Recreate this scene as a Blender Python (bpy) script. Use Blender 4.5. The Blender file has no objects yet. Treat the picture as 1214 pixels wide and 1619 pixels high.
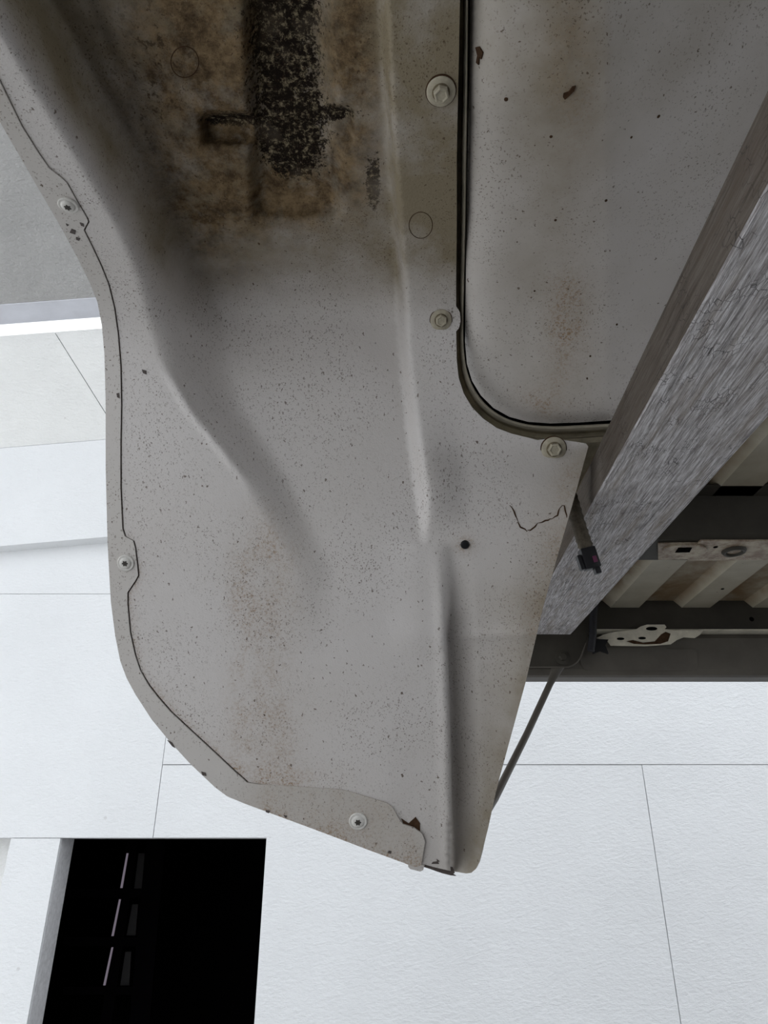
import bpy, bmesh, math, random
import numpy as np
from mathutils import Vector, Matrix
from mathutils.geometry import delaunay_2d_cdt

random.seed(7)
scene = bpy.context.scene
COL = scene.collection

# ------------------------------------------------------------------ camera
W, H, F = 1214.0, 1619.0, 1120.0
PITCH = math.radians(26.0)
CAMZ = 1.5
cp, sp = math.cos(PITCH), math.sin(PITCH)
cam_d = bpy.data.cameras.new('camera')
cam_d.sensor_fit = 'VERTICAL'
cam_d.sensor_height = 36.0
cam_d.lens = F / H * 36.0
cam_d.clip_start = 0.01
cam = bpy.data.objects.new('camera', cam_d)
cam.location = (0, 0, CAMZ)
cam.rotation_euler = (math.pi / 2 + PITCH, 0, 0)
COL.objects.link(cam)
scene.camera = cam

# ------------------------------------------------------------------ world: even overcast sky
world = bpy.data.worlds.new('overcast_sky')
scene.world = world
world.use_nodes = True
bg = world.node_tree.nodes['Background']
bg.inputs[0].default_value = (0.93, 0.965, 1.0, 1)
bg.inputs[1].default_value = 1.0

scene.view_settings.view_transform = 'Standard'
scene.view_settings.look = 'None'
scene.view_settings.gamma = 1.0
scene.view_settings.use_curve_mapping = False
scene.view_settings.exposure = 0.68

# ------------------------------------------------------------------ helpers
def un(px, py, D):
    """photo position and distance along the optical axis -> world point"""
    X = (px - W / 2) / F * D
    Y = (H / 2 - py) / F * D
    return Vector((X, D * cp - Y * sp, CAMZ + D * sp + Y * cp))

def on_y(px, py, y):
    """point of the upright plane at world distance y"""
    t = (H / 2 - py) / F
    D = y / (cp - t * sp)
    return un(px, py, D)

def on_z(px, py, z):
    t = (H / 2 - py) / F
    D = z / (sp + t * cp)
    return un(px, py, D)

def link(o, parent=None):
    COL.objects.link(o)
    if parent is not None:
        o.parent = parent
    return o

def empty(name, loc=(0, 0, 0)):
    o = bpy.data.objects.new(name, None)
    o.location = loc
    o.empty_display_size = 0.05
    return link(o)

def tag(o, label=None, cat=None, group=None, kind=None):
    if label: o['label'] = label
    if cat: o['category'] = cat
    if group: o['group'] = group
    if kind: o['kind'] = kind
    return o

def obj_bm(name, bm, mat, parent=None, smooth=False, sharp=None):
    me = bpy.data.meshes.new(name)
    bmesh.ops.recalc_face_normals(bm, faces=bm.faces)
    if smooth:
        for f in bm.faces: f.smooth = True
        if sharp:
            for e in bm.edges:
                if len(e.link_faces) == 2 and e.calc_face_angle(0) > math.radians(sharp):
                    e.smooth = False
    bm.to_mesh(me); bm.free()
    me.materials.append(mat)
    o = bpy.data.objects.new(name, me)
    link(o)
    if parent is not None:
        o.parent = parent
        # parents carry only a location (no rotation, no scale)
        loc = Vector(parent.location)
        if parent.parent is not None: loc = loc + Vector(parent.parent.location)
        for v in me.vertices: v.co -= loc
    return o

def bm_prism(bm, pts, vec):
    """closed prism: polygon pts pushed along vec"""
    a = [bm.verts.new(p) for p in pts]
    b = [bm.verts.new(Vector(p) + Vector(vec)) for p in pts]
    bm.faces.new(a); bm.faces.new(b[::-1])
    n = len(a)
    for i in range(n):
        bm.faces.new((a[i], b[i], b[(i + 1) % n], a[(i + 1) % n]))

def bm_box(bm, x0, x1, y0, y1, z0, z1):
    bm_prism(bm, [(x0, y0, z0), (x1, y0, z0), (x1, y1, z0), (x0, y1, z0)], (0, 0, z1 - z0))

def bevel(bm, w, seg=2):
    bmesh.ops.bevel(bm, geom=bm.edges[:], offset=w, segments=seg, affect='EDGES', profile=0.6)

def frame_of(n):
    n = Vector(n).normalized()
    a = Vector((0, 0, 1)) if abs(n.z) < 0.9 else Vector((1, 0, 0))
    u = a.cross(n).normalized()
    return u, n.cross(u), n

def bm_lathe(bm, c, n, prof, seg=24, rot=0.0):
    """profile of (radius, height along n) turned about n through c"""
    u, v, n = frame_of(n)
    rings = []
    for r, h in prof:
        if r < 1e-6:
            rings.append([bm.verts.new(Vector(c) + n * h)])
        else:
            rings.append([bm.verts.new(Vector(c) + n * h + (u * math.cos(rot + 2 * math.pi * k / seg) + v * math.sin(rot + 2 * math.pi * k / seg)) * r) for k in range(seg)])
    for i in range(len(rings) - 1):
        A, B = rings[i], rings[i + 1]
        for k in range(seg):
            k2 = (k + 1) % seg
            if len(A) == 1 and len(B) == 1: continue
            if len(A) == 1: bm.faces.new((A[0], B[k], B[k2]))
            elif len(B) == 1: bm.faces.new((A[k], B[0], A[k2]))
            else: bm.faces.new((A[k], B[k], B[k2], A[k2]))

def bm_tube(bm, pts, radii, seg=14, cap=True):
    pts = [Vector(p) for p in pts]
    n = len(pts)
    if not hasattr(radii, '__len__'): radii = [radii] * n
    rings = []
    up = None
    for i in range(n):
        t = (pts[min(i + 1, n - 1)] - pts[max(i - 1, 0)]).normalized()
        if up is None:
            up = frame_of(t)[0]
        u = (up - t * up.dot(t)).normalized()
        up = u
        v = t.cross(u)
        rings.append([bm.verts.new(pts[i] + (u * math.cos(2 * math.pi * k / seg) + v * math.sin(2 * math.pi * k / seg)) * radii[i]) for k in range(seg)])
    for i in range(n - 1):
        for k in range(seg):
            bm.faces.new((rings[i][k], rings[i + 1][k], rings[i + 1][(k + 1) % seg], rings[i][(k + 1) % seg]))
    if cap:
        bm.faces.new(rings[0]); bm.faces.new(rings[-1][::-1])

def smooth_path(pts, sub=6):
    P = [np.array(p, float) for p in pts]
    out = []
    n = len(P)
    for i in range(n - 1):
        p0, p1, p2, p3 = P[max(i - 1, 0)], P[i], P[i + 1], P[min(i + 2, n - 1)]
        for k in range(sub):
            t = k / sub
            out.append(0.5 * ((2 * p1) + (-p0 + p2) * t + (2 * p0 - 5 * p1 + 4 * p2 - p3) * t * t + (-p0 + 3 * p1 - 3 * p2 + p3) * t ** 3))
    out.append(P[-1])
    return out

def resample(poly, step, closed):
    out = []
    n = len(poly)
    for i in range(n if closed else n - 1):
        a = np.array(poly[i], float); b = np.array(poly[(i + 1) % n], float)
        k = max(1, int(math.ceil(np.linalg.norm(b - a) / step)))
        for j in range(k): out.append(tuple(a + (b - a) * j / k))
    if not closed: out.append(tuple(poly[-1]))
    return out

def inside(P, poly):
    x, y = P[:, 0], P[:, 1]
    r = np.zeros(len(P), bool)
    n = len(poly)
    for i in range(n):
        x1, y1 = poly[i]; x2, y2 = poly[(i + 1) % n]
        c = ((y1 > y) != (y2 > y))
        if y1 != y2:
            r ^= c & (x < (x2 - x1) * (y - y1) / (y2 - y1) + x1)
    return r

def near_poly(P, poly, closed=True):
    """distance of every point to the polyline"""
    d = np.full(len(P), 1e9)
    n = len(poly)
    for i in range(n if closed else n - 1):
        a = np.array(poly[i], float); b = np.array(poly[(i + 1) % n], float)
        ab = b - a; L = ab.dot(ab)
        if L == 0: continue
        t = np.clip(((P - a) @ ab) / L, 0, 1)
        d = np.minimum(d, np.linalg.norm(P - (a + t[:, None] * ab), axis=1))
    return d

def sheet(name, outline, depth, th, mat, parent, step=10, creases=(), attrs=None):
    """a pressed metal or plastic sheet with real relief and thickness"""
    poly = resample(outline, step, True)
    pts = list(poly)
    edges = [(i, (i + 1) % len(poly)) for i in range(len(poly))]
    extra = []
    for c in creases:
        c = resample(c, step, False)
        base = len(pts)
        pts += c; extra += c
        edges += [(base + i, base + i + 1) for i in range(len(c) - 1)]
    A = np.array(poly)
    x0, y0 = A.min(0); x1, y1 = A.max(0)
    g = []
    j = 0
    yy = y0 + step * 0.5
    while yy < y1:
        xx = x0 + (step * 0.5 if j % 2 else step)
        while xx < x1:
            g.append((xx, yy)); xx += step
        yy += step * 0.87; j += 1
    G = np.array(g)
    G = G[inside(G, poly)]
    G = G[near_poly(G, outline) > step * 0.5]
    if creases:
        for c in creases: G = G[near_poly(G, c, False) > step * 0.4]
    pts += [tuple(p) for p in G]
    v2, e2, f2, *_ = delaunay_2d_cdt([Vector(p) for p in pts], edges, [], 1, 1e-4)
    V = np.array([(p.x, p.y) for p in v2])
    D = depth(V[:, 0], V[:, 1])
    front = [un(V[i, 0], V[i, 1], D[i]) for i in range(len(V))]
    bm = bmesh.new()
    lay = {k: bm.verts.layers.float.new(k) for k in (attrs or {})}
    bv = [bm.verts.new(p) for p in front]
    for f in f2:
        try: bm.faces.new([bv[i] for i in f])
        except ValueError: pass
    eye = Vector((0, 0, CAMZ))
    for f in bm.faces:
        f.normal_update()
        if f.normal.dot(eye - f.calc_center_median()) < 0: f.normal_flip()
        f.smooth = True
    bm.normal_update()
    vals = {k: fn(V[:, 0], V[:, 1]) for k, fn in (attrs or {}).items()}
    for i, v in enumerate(bv):
        for k in lay: v[lay[k]] = float(vals[k][i])
    bound = [e for e in bm.edges if len(e.link_faces) == 1]
    faces = bm.faces[:]
    back = {}
    for v in bv:
        w = bm.verts.new(v.co - v.normal * th)
        for k in lay: w[lay[k]] = v[lay[k]]
        back[v] = w
    for f in faces:
        nf = bm.faces.new([back[v] for v in reversed(f.verts)]); nf.smooth = True
    for e in bound:
        lp = e.link_loops[0]
        a, b = lp.vert, lp.link_loop_next.vert
        nf = bm.faces.new((b, a, back[a], back[b])); nf.smooth = False
        e.smooth = False
    bm.edges.ensure_lookup_table()
    me = bpy.data.meshes.new(name)
    bm.to_mesh(me); bm.free()
    me.materials.append(mat)
    o = bpy.data.objects.new(name, me)
    link(o)
    if parent is not None:
        o.parent = parent
        for v in me.vertices: v.co -= Vector(parent.location)
    return o

def sstep(x, a, b):
    t = np.clip((x - a) / (b - a), 0, 1)
    return t * t * (3 - 2 * t)

def smooth_interp(y, ys, ds, r=22):
    s = 0
    for k in (-1, -0.5, 0, 0.5, 1): s = s + np.interp(y + k * r, ys, ds)
    return s / 5

# ------------------------------------------------------------------ materials
def nmat(name):
    m = bpy.data.materials.new(name)
    m.use_nodes = True
    nt = m.node_tree
    b = nt.nodes['Principled BSDF']
    return m, nt, b

class NB:
    """short-hand for node graphs"""
    def __init__(s, nt, coord='Object'):
        s.nt = nt
        s.tc = nt.nodes.new('ShaderNodeTexCoord').outputs[coord]
    def mapping(s, scale=(1, 1, 1), rot=(0, 0, 0)):
        n = s.nt.nodes.new('ShaderNodeMapping')
        n.inputs['Scale'].default_value = scale
        n.inputs['Rotation'].default_value = rot
        s.nt.links.new(s.tc, n.inputs[0])
        return n.outputs[0]
    def noise(s, scale, detail=3, rough=0.55, vec=None, out=0):
        n = s.nt.nodes.new('ShaderNodeTexNoise')
        n.inputs['Scale'].default_value = scale
        n.inputs['Detail'].default_value = detail
        n.inputs['Roughness'].default_value = rough
        s.nt.links.new(vec or s.tc, n.inputs['Vector'])
        return n.outputs[out]
    def voro(s, scale, vec=None, feature='F1'):
        n = s.nt.nodes.new('ShaderNodeTexVoronoi')
        n.feature = feature
        n.inputs['Scale'].default_value = scale
        s.nt.links.new(vec or s.tc, n.inputs['Vector'])
        return n
    def ramp(s, x, a, b, lo=0.0, hi=1.0):
        n = s.nt.nodes.new('ShaderNodeMapRange')
        n.inputs['From Min'].default_value = a
        n.inputs['From Max'].default_value = b
        n.inputs['To Min'].default_value = lo
        n.inputs['To Max'].default_value = hi
        s.put(x, n.inputs[0])
        return n.outputs[0]
    def put(s, x, sock):
        if hasattr(x, 'is_output'): s.nt.links.new(x, sock)
        else: sock.default_value = x
    def math(s, op, a, b=0.0):
        n = s.nt.nodes.new('ShaderNodeMath'); n.operation = op
        s.put(a, n.inputs[0]); s.put(b, n.inputs[1])
        return n.outputs[0]
    def mul(s, a, b): return s.math('MULTIPLY', a, b)
    def attr(s, name):
        n = s.nt.nodes.new('ShaderNodeAttribute'); n.attribute_name = name
        return n.outputs['Fac']
    def mix(s, f, a, b):
        n = s.nt.nodes.new('ShaderNodeMix'); n.data_type = 'RGBA'
        s.put(f, n.inputs[0])
        for x, k in ((a, 6), (b, 7)):
            if isinstance(x, tuple): n.inputs[k].default_value = (x[0], x[1], x[2], 1)
            else: s.nt.links.new(x, n.inputs[k])
        return n.outputs[2]
    def bump(s, h, strength, dist=0.001):
        n = s.nt.nodes.new('ShaderNodeBump')
        n.inputs['Strength'].default_value = strength
        n.inputs['Distance'].default_value = dist
        s.nt.links.new(h, n.inputs['Height'])
        return n.outputs[0]
    def dots(s, scale, size, keep, vec=None):
        """scattered round specks; keep = share of cells with one"""
        v = s.voro(scale, vec)
        sep = s.nt.nodes.new('ShaderNodeSeparateColor')
        s.nt.links.new(v.outputs['Color'], sep.inputs[0])
        on = s.math('LESS_THAN', sep.outputs[0], keep)
        rad = s.ramp(sep.outputs[1], 0, 1, size * 0.35, size)
        d = s.math('LESS_THAN', v.outputs['Distance'], rad)
        return s.mul(on, d)

def paint_material(name, base=(0.615, 0.588, 0.582), film_shade=(0.25, 0.21, 0.145), rough=0.40, peel=0.4, speck=1.0):
    """old off-white paint with some painted-in shade: grey film, rust specks, brown and black stains where the attributes say"""
    m, nt, b = nmat(name)
    n = NB(nt)
    big = n.noise(9, 4, 0.6)
    col = n.mix(n.ramp(big, 0.35, 0.7, 0.0, 0.35), base, (base[0] * 0.86, base[1] * 0.84, base[2] * 0.80))
    # dusty film, which also carries shade painted into the colour
    fm = n.math('MINIMUM', n.mul(n.attr('film_shade'), n.ramp(n.noise(14, 5, 0.65), 0.25, 0.65, 0.45, 1.25)), 1.0)
    col = n.mix(fm, col, film_shade)
    # brown stain
    bn = n.noise(38, 7, 0.72)
    br = n.math('MULTIPLY', n.attr('brown'), n.ramp(bn, 0.30, 0.62, 0.15, 1.5))
    br = n.math('MINIMUM', br, 1.0)
    bcol = n.mix(n.ramp(n.noise(60, 6, 0.75), 0.38, 0.62), (0.075, 0.050, 0.028), (0.26, 0.185, 0.105))
    col = n.mix(br, col, bcol)
    # flaky dark patches inside brown
    fl = n.ramp(n.noise(170, 6, 0.75), 0.57, 0.60)
    col = n.mix(n.mul(n.mul(fl, n.attr('flake')), 0.85), col, (0.045, 0.030, 0.018))
    # pale scuffs inside brown
    sc = n.ramp(n.noise(130, 6, 0.8), 0.62, 0.66)
    col = n.mix(n.mul(n.mul(sc, n.attr('brown')), 0.35), col, (0.42, 0.38, 0.30))
    # black mottled patch
    bl = n.math('MULTIPLY', n.attr('black'), n.ramp(n.noise(60, 6, 0.8), 0.3, 0.5, 0.3, 1.6))
    bl = n.math('ADD', bl, n.ramp(n.noise(300, 5, 0.8), 0.3, 0.7, -0.5, 0.5))
    bl = n.ramp(bl, 0.34, 0.50)
    mott = n.mix(n.ramp(n.noise(230, 8, 0.85), 0.52, 0.60), (0.016, 0.012, 0.010), (0.30, 0.25, 0.165))
    bl = n.mul(bl, n.ramp(n.noise(25, 3), 0.25, 0.5, 0.6, 1.0))
    col = n.mix(bl, col, mott)
    # rust blush
    streak = n.ramp(n.noise(34, 4, 0.65, n.mapping((1, 1, 0.28))), 0.36, 0.62, 0.15, 1.4)
    rb = n.mul(n.mul(n.attr('rust'), streak), n.ramp(n.noise(420, 4, 0.8), 0.48, 0.64, 0.14, 1.1))
    col = n.mix(n.math('MINIMUM', rb, 0.85), col, (0.27, 0.165, 0.08))
    # specks
    wn = nt.nodes.new('ShaderNodeVectorMath'); wn.operation = 'MULTIPLY_ADD'
    nt.links.new(n.noise(420, 2, 0.5, None, 1), wn.inputs[0]); wn.inputs[1].default_value = (0.004, 0.004, 0.004)
    nt.links.new(n.mapping((1, 1, 0.6)), wn.inputs[2])
    warp = wn.outputs[0]
    s1 = n.dots(270, 0.21, 0.36 * speck, warp)
    s2 = n.dots(640, 0.42, 0.7 * speck, warp)
    s3 = n.dots(90, 0.095, 0.24 * speck, warp)
    cl = n.ramp(n.noise(12, 3), 0.35, 0.62)
    s2 = n.mul(s2, cl)
    sp_ = n.math('MAXIMUM', n.math('MAXIMUM', n.mul(s1, 0.75), n.mul(s2, 0.6)), n.mul(s3, 0.85))
    col = n.mix(sp_, col, (0.085, 0.055, 0.035))
    nt.links.new(col, b.inputs['Base Color'])
    b.inputs['Roughness'].default_value = rough
    clean = n.mul(n.math('SUBTRACT', 1.0, n.mul(n.attr('brown'), 0.85)), n.math('SUBTRACT', 1.0, n.math('MAXIMUM', bl, n.mul(sp_, 0.9))))
    clean = n.mul(clean, n.math('SUBTRACT', 1.0, n.mul(n.attr('film_shade'), 0.6)))
    nt.links.new(n.mul(clean, 0.45), b.inputs['Specular IOR Level'])
    h = n.math('ADD', n.mul(n.noise(900, 2), 1.0), n.mul(n.noise(260, 2), 0.6))
    nt.links.new(n.bump(h, peel, 0.0006), b.inputs['Normal'])
    return m

def plain(name, col, rough=0.6, metal=0.0, var=0.15, scale=60, bump=0.0, bscale=300, spec=0.25):
    m, nt, b = nmat(name)
    n = NB(nt)
    c = n.mix(n.ramp(n.noise(scale, 5, 0.65), 0.3, 0.7), tuple(x * (1 - var) for x in col), tuple(min(1, x * (1 + var)) for x in col))
    nt.links.new(c, b.inputs['Base Color'])
    b.inputs['Roughness'].default_value = rough
    b.inputs['Metallic'].default_value = metal
    b.inputs['Specular IOR Level'].default_value = spec
    if bump:
        nt.links.new(n.bump(n.noise(bscale, 4), bump, 0.001), b.inputs['Normal'])
    return m

def wall_material(name, col, bump=0.4, stain=0.06, relief=0.03):
    m, nt, b = nmat(name)
    n = NB(nt)
    c = n.mix(n.ramp(n.noise(1.7, 6, 0.6), 0.35, 0.7), col, tuple(x * (1 - stain) for x in col))
    c = n.mix(n.mul(n.dots(9, 0.06, 0.3), 0.30), c, (0.45, 0.43, 0.42))
    c = n.mix(n.mul(n.ramp(n.noise(26, 6, 0.7), 0.60, 0.72), 0.10), c, (0.5, 0.5, 0.5))
    nt.links.new(c, b.inputs['Base Color'])
    b.inputs['Roughness'].default_value = 0.8
    st = n.mapping((1.0, 1.0, 2.2), (0, 0.5, 0))
    h = n.math('ADD', n.noise(40, 7, 0.7, st), n.mul(n.noise(12, 4, 0.6), 0.8))
    nt.links.new(n.bump(h, bump, relief), b.inputs['Normal'])
    return m

M = {}
M['paint'] = paint_material('dirty_off_white_paint')
M['lip'] = paint_material('flange_paint', base=(0.57, 0.545, 0.53), peel=0.1, speck=0.7)
M['tub'] = paint_material('pan_paint', base=(0.60, 0.572, 0.56), peel=0.05, speck=0.7, rough=0.45)
M['gutter'] = plain('olive_gutter_paint', (0.30, 0.265, 0.195), 0.6, 0, 0.3, 60, 0.2)
M['rolled'] = plain('rolled_lip_paint', (0.47, 0.43, 0.35), 0.55, 0, 0.18, 60, 0.1)
M['bolt'] = plain('painted_bolt', (0.38, 0.345, 0.27), 0.45, 0, 0.22, 160, 0.1)
M['screw'] = plain('screw_paint', (0.60, 0.585, 0.56), 0.38, 0, 0.15, 200)
M['screw_dark'] = plain('screw_recess', (0.05, 0.045, 0.04), 0.7)
M['seal'] = plain('rusty_seam', (0.060, 0.034, 0.020), 0.9, 0, 0.4, 200, spec=0.05)
M['hole'] = plain('hole_black', (0.004, 0.004, 0.004), 1.0, spec=0.0)
M['grime_shade'] = plain('olive_grime_shade', (0.14, 0.115, 0.075), 0.8, 0, 0.3, 200)
M['plug'] = plain('black_rubber', (0.012, 0.012, 0.014), 0.4)
M['chip'] = plain('bare_metal_chip', (0.085, 0.07, 0.065), 0.6, 0, 0.3, 300)
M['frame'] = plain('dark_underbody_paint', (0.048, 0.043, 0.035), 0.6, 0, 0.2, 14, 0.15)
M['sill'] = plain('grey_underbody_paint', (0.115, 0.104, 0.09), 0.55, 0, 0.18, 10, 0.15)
M['lightbracket'] = plain('cream_bracket', (0.66, 0.62, 0.52), 0.55, 0, 0.2, 40)
M['cable'] = plain('black_cable', (0.03, 0.03, 0.035), 0.45)

def corrugated_material():
    m, nt, b = nmat('bed_floor_paint')
    n = NB(nt)
    c = n.mix(n.ramp(n.noise(8, 5, 0.6), 0.35, 0.65), (0.47, 0.44, 0.36), (0.34, 0.30, 0.225))
    c = n.mix(n.mul(n.ramp(n.noise(11, 5, 0.7), 0.32, 0.6), n.attr('brown')), c, (0.17, 0.10, 0.045))
    c = n.mix(n.mul(n.dots(60, 0.1, 0.25), 0.8), c, (0.06, 0.05, 0.04))
    nt.links.new(c, b.inputs['Base Color'])
    b.inputs['Roughness'].default_value = 0.5
    return m
M['floor_sheet'] = corrugated_material()

def scuffed_material():
    m, nt, b = nmat('worn_bracket_metal')
    n = NB(nt)
    c = n.mix(n.ramp(n.noise(45, 6, 0.75), 0.42, 0.60), (0.42, 0.36, 0.27), (0.20, 0.135, 0.095))
    c = n.mix(n.ramp(n.noise(30, 6, 0.8), 0.60, 0.66), c, (0.50, 0.49, 0.50))
    nt.links.new(c, b.inputs['Base Color'])
    b.inputs['Roughness'].default_value = 0.55
    return m
M['worn'] = scuffed_material()

def wood_material(name, grey, dark, brown):
    m, nt, b = nmat(name)
    n = NB(nt)
    long = n.mapping((1, 0.022, 1))
    mid = n.mapping((1, 0.05, 1), (0, 0, 0.03))
    g1 = n.noise(330, 6, 0.7, long)
    g2 = n.noise(620, 5, 0.75, mid)
    g3 = n.noise(70, 5, 0.65, n.mapping((1, 0.09, 1)))
    c = n.mix(n.ramp(g2, 0.40, 0.60), dark, grey)
    c = n.mix(n.ramp(g1, 0.52, 0.68, 0, 0.75), c, tuple(x * 0.40 for x in dark))
    c = n.mix(n.ramp(g3, 0.50, 0.70, 0, 0.8), c, brown)
    # a web of fine cracks across the grain
    cr = n.voro(300, n.mapping((1, 0.45, 1), (0, 0, 0.6)), 'DISTANCE_TO_EDGE')
    w = n.mul(n.math('LESS_THAN', cr.outputs['Distance'], 0.035), n.ramp(n.noise(35, 3), 0.5, 0.6))
    c = n.mix(n.mul(w, 0.7), c, (0.03, 0.025, 0.025))
    nt.links.new(c, b.inputs['Base Color'])
    b.inputs['Roughness'].default_value = 0.75
    b.inputs['Specular IOR Level'].default_value = 0.15
    h = n.math('ADD', g1, n.mul(g2, 0.8))
    nt.links.new(n.bump(h, 0.6, 0.0015), b.inputs['Normal'])
    return m
M['wood'] = wood_material('weathered_grey_wood', (0.74, 0.725, 0.745), (0.28, 0.258, 0.255), (0.30, 0.255, 0.215))
M['wood_side'] = wood_material('shade_dark_wood_side', (0.125, 0.108, 0.094), (0.085, 0.07, 0.058), (0.075, 0.058, 0.045))  # timber's left face: its shade is put into a darker wood colour

M['wall'] = wall_material('white_wall_board', (0.80, 0.814, 0.832), 0.40, 0.06, 0.025)
M['joint'] = plain('joint_filler', (0.62, 0.62, 0.64), 0.9)
M['cove'] = wall_material('off_white_cove_board', (0.88, 0.885, 0.875), 0.5, 0.1)
M['concrete'] = wall_material('rough_ceiling_plaster', (0.93, 0.915, 0.90), 1.0, 0.20, 0.10)
M['slab'] = plain('smooth_slab_edge', (0.60, 0.61, 0.66), 0.7, 0, 0.08, 6)
M['ground'] = plain('concrete_yard', (0.78, 0.77, 0.75), 0.9, 0, 0.1, 3)
M['added_dark_ground'] = plain('added_dark_ground', (0.035, 0.033, 0.031), 0.9, 0, 0.2, 20)
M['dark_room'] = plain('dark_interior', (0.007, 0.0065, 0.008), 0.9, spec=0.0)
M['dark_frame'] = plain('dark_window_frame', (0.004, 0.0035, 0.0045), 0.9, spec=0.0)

# ------------------------------------------------------------------ setting: ground, wall of boards, cove, ceiling
YW = 3.0
bm = bmesh.new(); bm_box(bm, -16, -0.65, -16, 9, -0.2, 0.0)
fl = obj_bm('floor', bm, M['ground'])
tag(fl, 'pale concrete yard floor beside the raised vehicle body', 'floor', kind='structure')
bm = bmesh.new(); bm_box(bm, -0.65, 9, -16, 9, -0.2, 0.0)  # dark half of the unseen ground, added to cut bounce light
tag(obj_bm('floor_dark_added', bm, M['added_dark_ground']), 'unseen dark ground under the raised vehicle body, added to cut bounce light', 'floor', kind='structure')

def wall_poly(px):
    return [on_y(x, y, YW) for x, y in px]

# board outlines in the plane of the wall; verticals lean to the zenith by perspective only
XL, XR = -4.2, 4.2
def wx(px, py): return on_y(px, py, YW).x
def wz(px, py): return on_y(px, py, YW).z
z939 = wz(100, 939); z1209 = wz(700, 1209); z1325 = wz(250, 1325)
xv1 = wx(250, 1260); xv2 = wx(1046, 1417)
xo0 = wx(70, 1470); xo1 = wx(411, 1470); xp0 = wx(8, 1370)
zt = wz(100, 868) + 0.35
boards = [
    [(XL, z939), (XR, z939), (XR, zt), (XL, zt)],
    [(XL, z1325), (xv1, z1325), (xv1, z939), (XL, z939)],
    [(xv1, z1209), (XR, z1209), (XR, z939), (xv1, z939)],
    [(xv1, z1209), (xv1, z1325), (xo1, z1325), (xo1, 0.0), (xv2, 0.0), (xv2, z1209)],
    [(xv2, z1209), (xv2, 0.0), (XR, 0.0), (XR, z1209)],
    [(xp0, 0.0), (xo0, 0.0), (xo0, z1325), (xp0, z1325)],
]
bm = bmesh.new()
for b_ in boards:
    bm_prism(bm, [(x, YW + 0.012, z) for x, z in b_], (0, 0.12, 0))
wall = obj_bm('wall_back', bm, M['joint'])
tag(wall, 'white board clad wall with a dark opening, behind the vehicle body', 'wall', kind='structure')

def shrink(poly, g):
    """move every side of a rectilinear polygon inwards by g"""
    n = len(poly)
    area = sum(poly[i][0] * poly[(i + 1) % n][1] - poly[(i + 1) % n][0] * poly[i][1] for i in range(n))
    s = 1 if area > 0 else -1
    out = []
    for i in range(n):
        a, b, c = poly[i - 1], poly[i], poly[(i + 1) % n]
        d1 = Vector((b[0] - a[0], b[1] - a[1])).normalized(); d2 = Vector((c[0] - b[0], c[1] - b[1])).normalized()
        n1 = Vector((-d1.y, d1.x)) * s; n2 = Vector((-d2.y, d2.x)) * s
        q = Vector(b) + (n1 + n2) * g
        out.append((q.x, q.y))
    return out
gaps = [0.0012, 0.0012, 0.0016, 0.0016, 0.0012, 0.0012]
for i, b_ in enumerate(boards):
    bm = bmesh.new()
    lean = [0, 0, 0.002, 0, 0.001, 0.002][i]
    P = shrink(b_, gaps[i])
    bm_prism(bm, [(x, YW - lean, z) for x, z in P], (0, 0.012 + lean - 0.0005, 0))
    obj_bm('wall_board', bm, M['wall'], wall)

# shallow recess left of the pillar
bm = bmesh.new(); bm_box(bm, XL, xp0, YW + 0.09, YW + 0.13, 0, z1325)
tag(obj_bm('wall_recess', bm, M['cove']), 'pale recessed panel left of the white pillar', 'wall panel', kind='structure')

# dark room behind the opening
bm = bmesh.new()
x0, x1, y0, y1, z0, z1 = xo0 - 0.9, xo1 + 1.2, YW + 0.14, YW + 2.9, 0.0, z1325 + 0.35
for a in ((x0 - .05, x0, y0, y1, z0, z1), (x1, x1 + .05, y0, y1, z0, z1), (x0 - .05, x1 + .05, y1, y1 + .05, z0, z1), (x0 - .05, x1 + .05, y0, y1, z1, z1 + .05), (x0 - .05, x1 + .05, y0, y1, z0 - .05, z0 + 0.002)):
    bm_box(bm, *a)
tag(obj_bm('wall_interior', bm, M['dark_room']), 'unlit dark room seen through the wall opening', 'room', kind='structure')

# window frame standing inside the dark room; daylight on its pane edges is painted as a faint glow
yi = YW + 1.1
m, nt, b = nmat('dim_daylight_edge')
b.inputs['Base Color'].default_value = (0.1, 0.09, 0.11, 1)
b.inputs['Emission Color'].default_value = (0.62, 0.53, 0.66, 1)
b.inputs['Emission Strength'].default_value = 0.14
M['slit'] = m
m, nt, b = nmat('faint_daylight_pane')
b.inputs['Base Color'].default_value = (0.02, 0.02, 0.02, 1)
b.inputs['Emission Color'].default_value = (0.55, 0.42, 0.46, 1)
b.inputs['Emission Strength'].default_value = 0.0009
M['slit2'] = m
wi = empty('window_1', on_y(190, 1619, yi))
tag(wi, 'dark inner window frame with thin lit pane edges inside the wall opening', 'window', kind='structure')
def ipt(px, py, dy=0): return on_y(px, py, yi + dy)
def quad_part(name, px, mat, th, dy=0):
    bm = bmesh.new(); bm_prism(bm, [ipt(x, y, dy) for x, y in px], (0, th, 0))
    return obj_bm(name, bm, mat, wi)
quad_part('mullion', [(203, 1318), (219, 1318), (176, 1619), (158, 1619)], M['dark_frame'], 0.05)
quad_part('mullion', [(232, 1318), (262, 1318), (236, 1619), (204, 1619)], M['dark_frame'], 0.05)
for yb, yt in ((1420, 1406), (1496, 1482), (1573, 1560)):
    quad_part('rail', [(100, yt), (234, yt), (234, yb), (100, yb)], M['dark_frame'], 0.05, 0.001)
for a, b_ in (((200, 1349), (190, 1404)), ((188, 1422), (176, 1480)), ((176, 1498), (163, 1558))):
    quad_part('pane_edge', [a, (a[0] + 2.2, a[1]), (b_[0] + 2.8, b_[1]), (b_[0], b_[1])], M['slit'], 0.01, -0.012)
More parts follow.
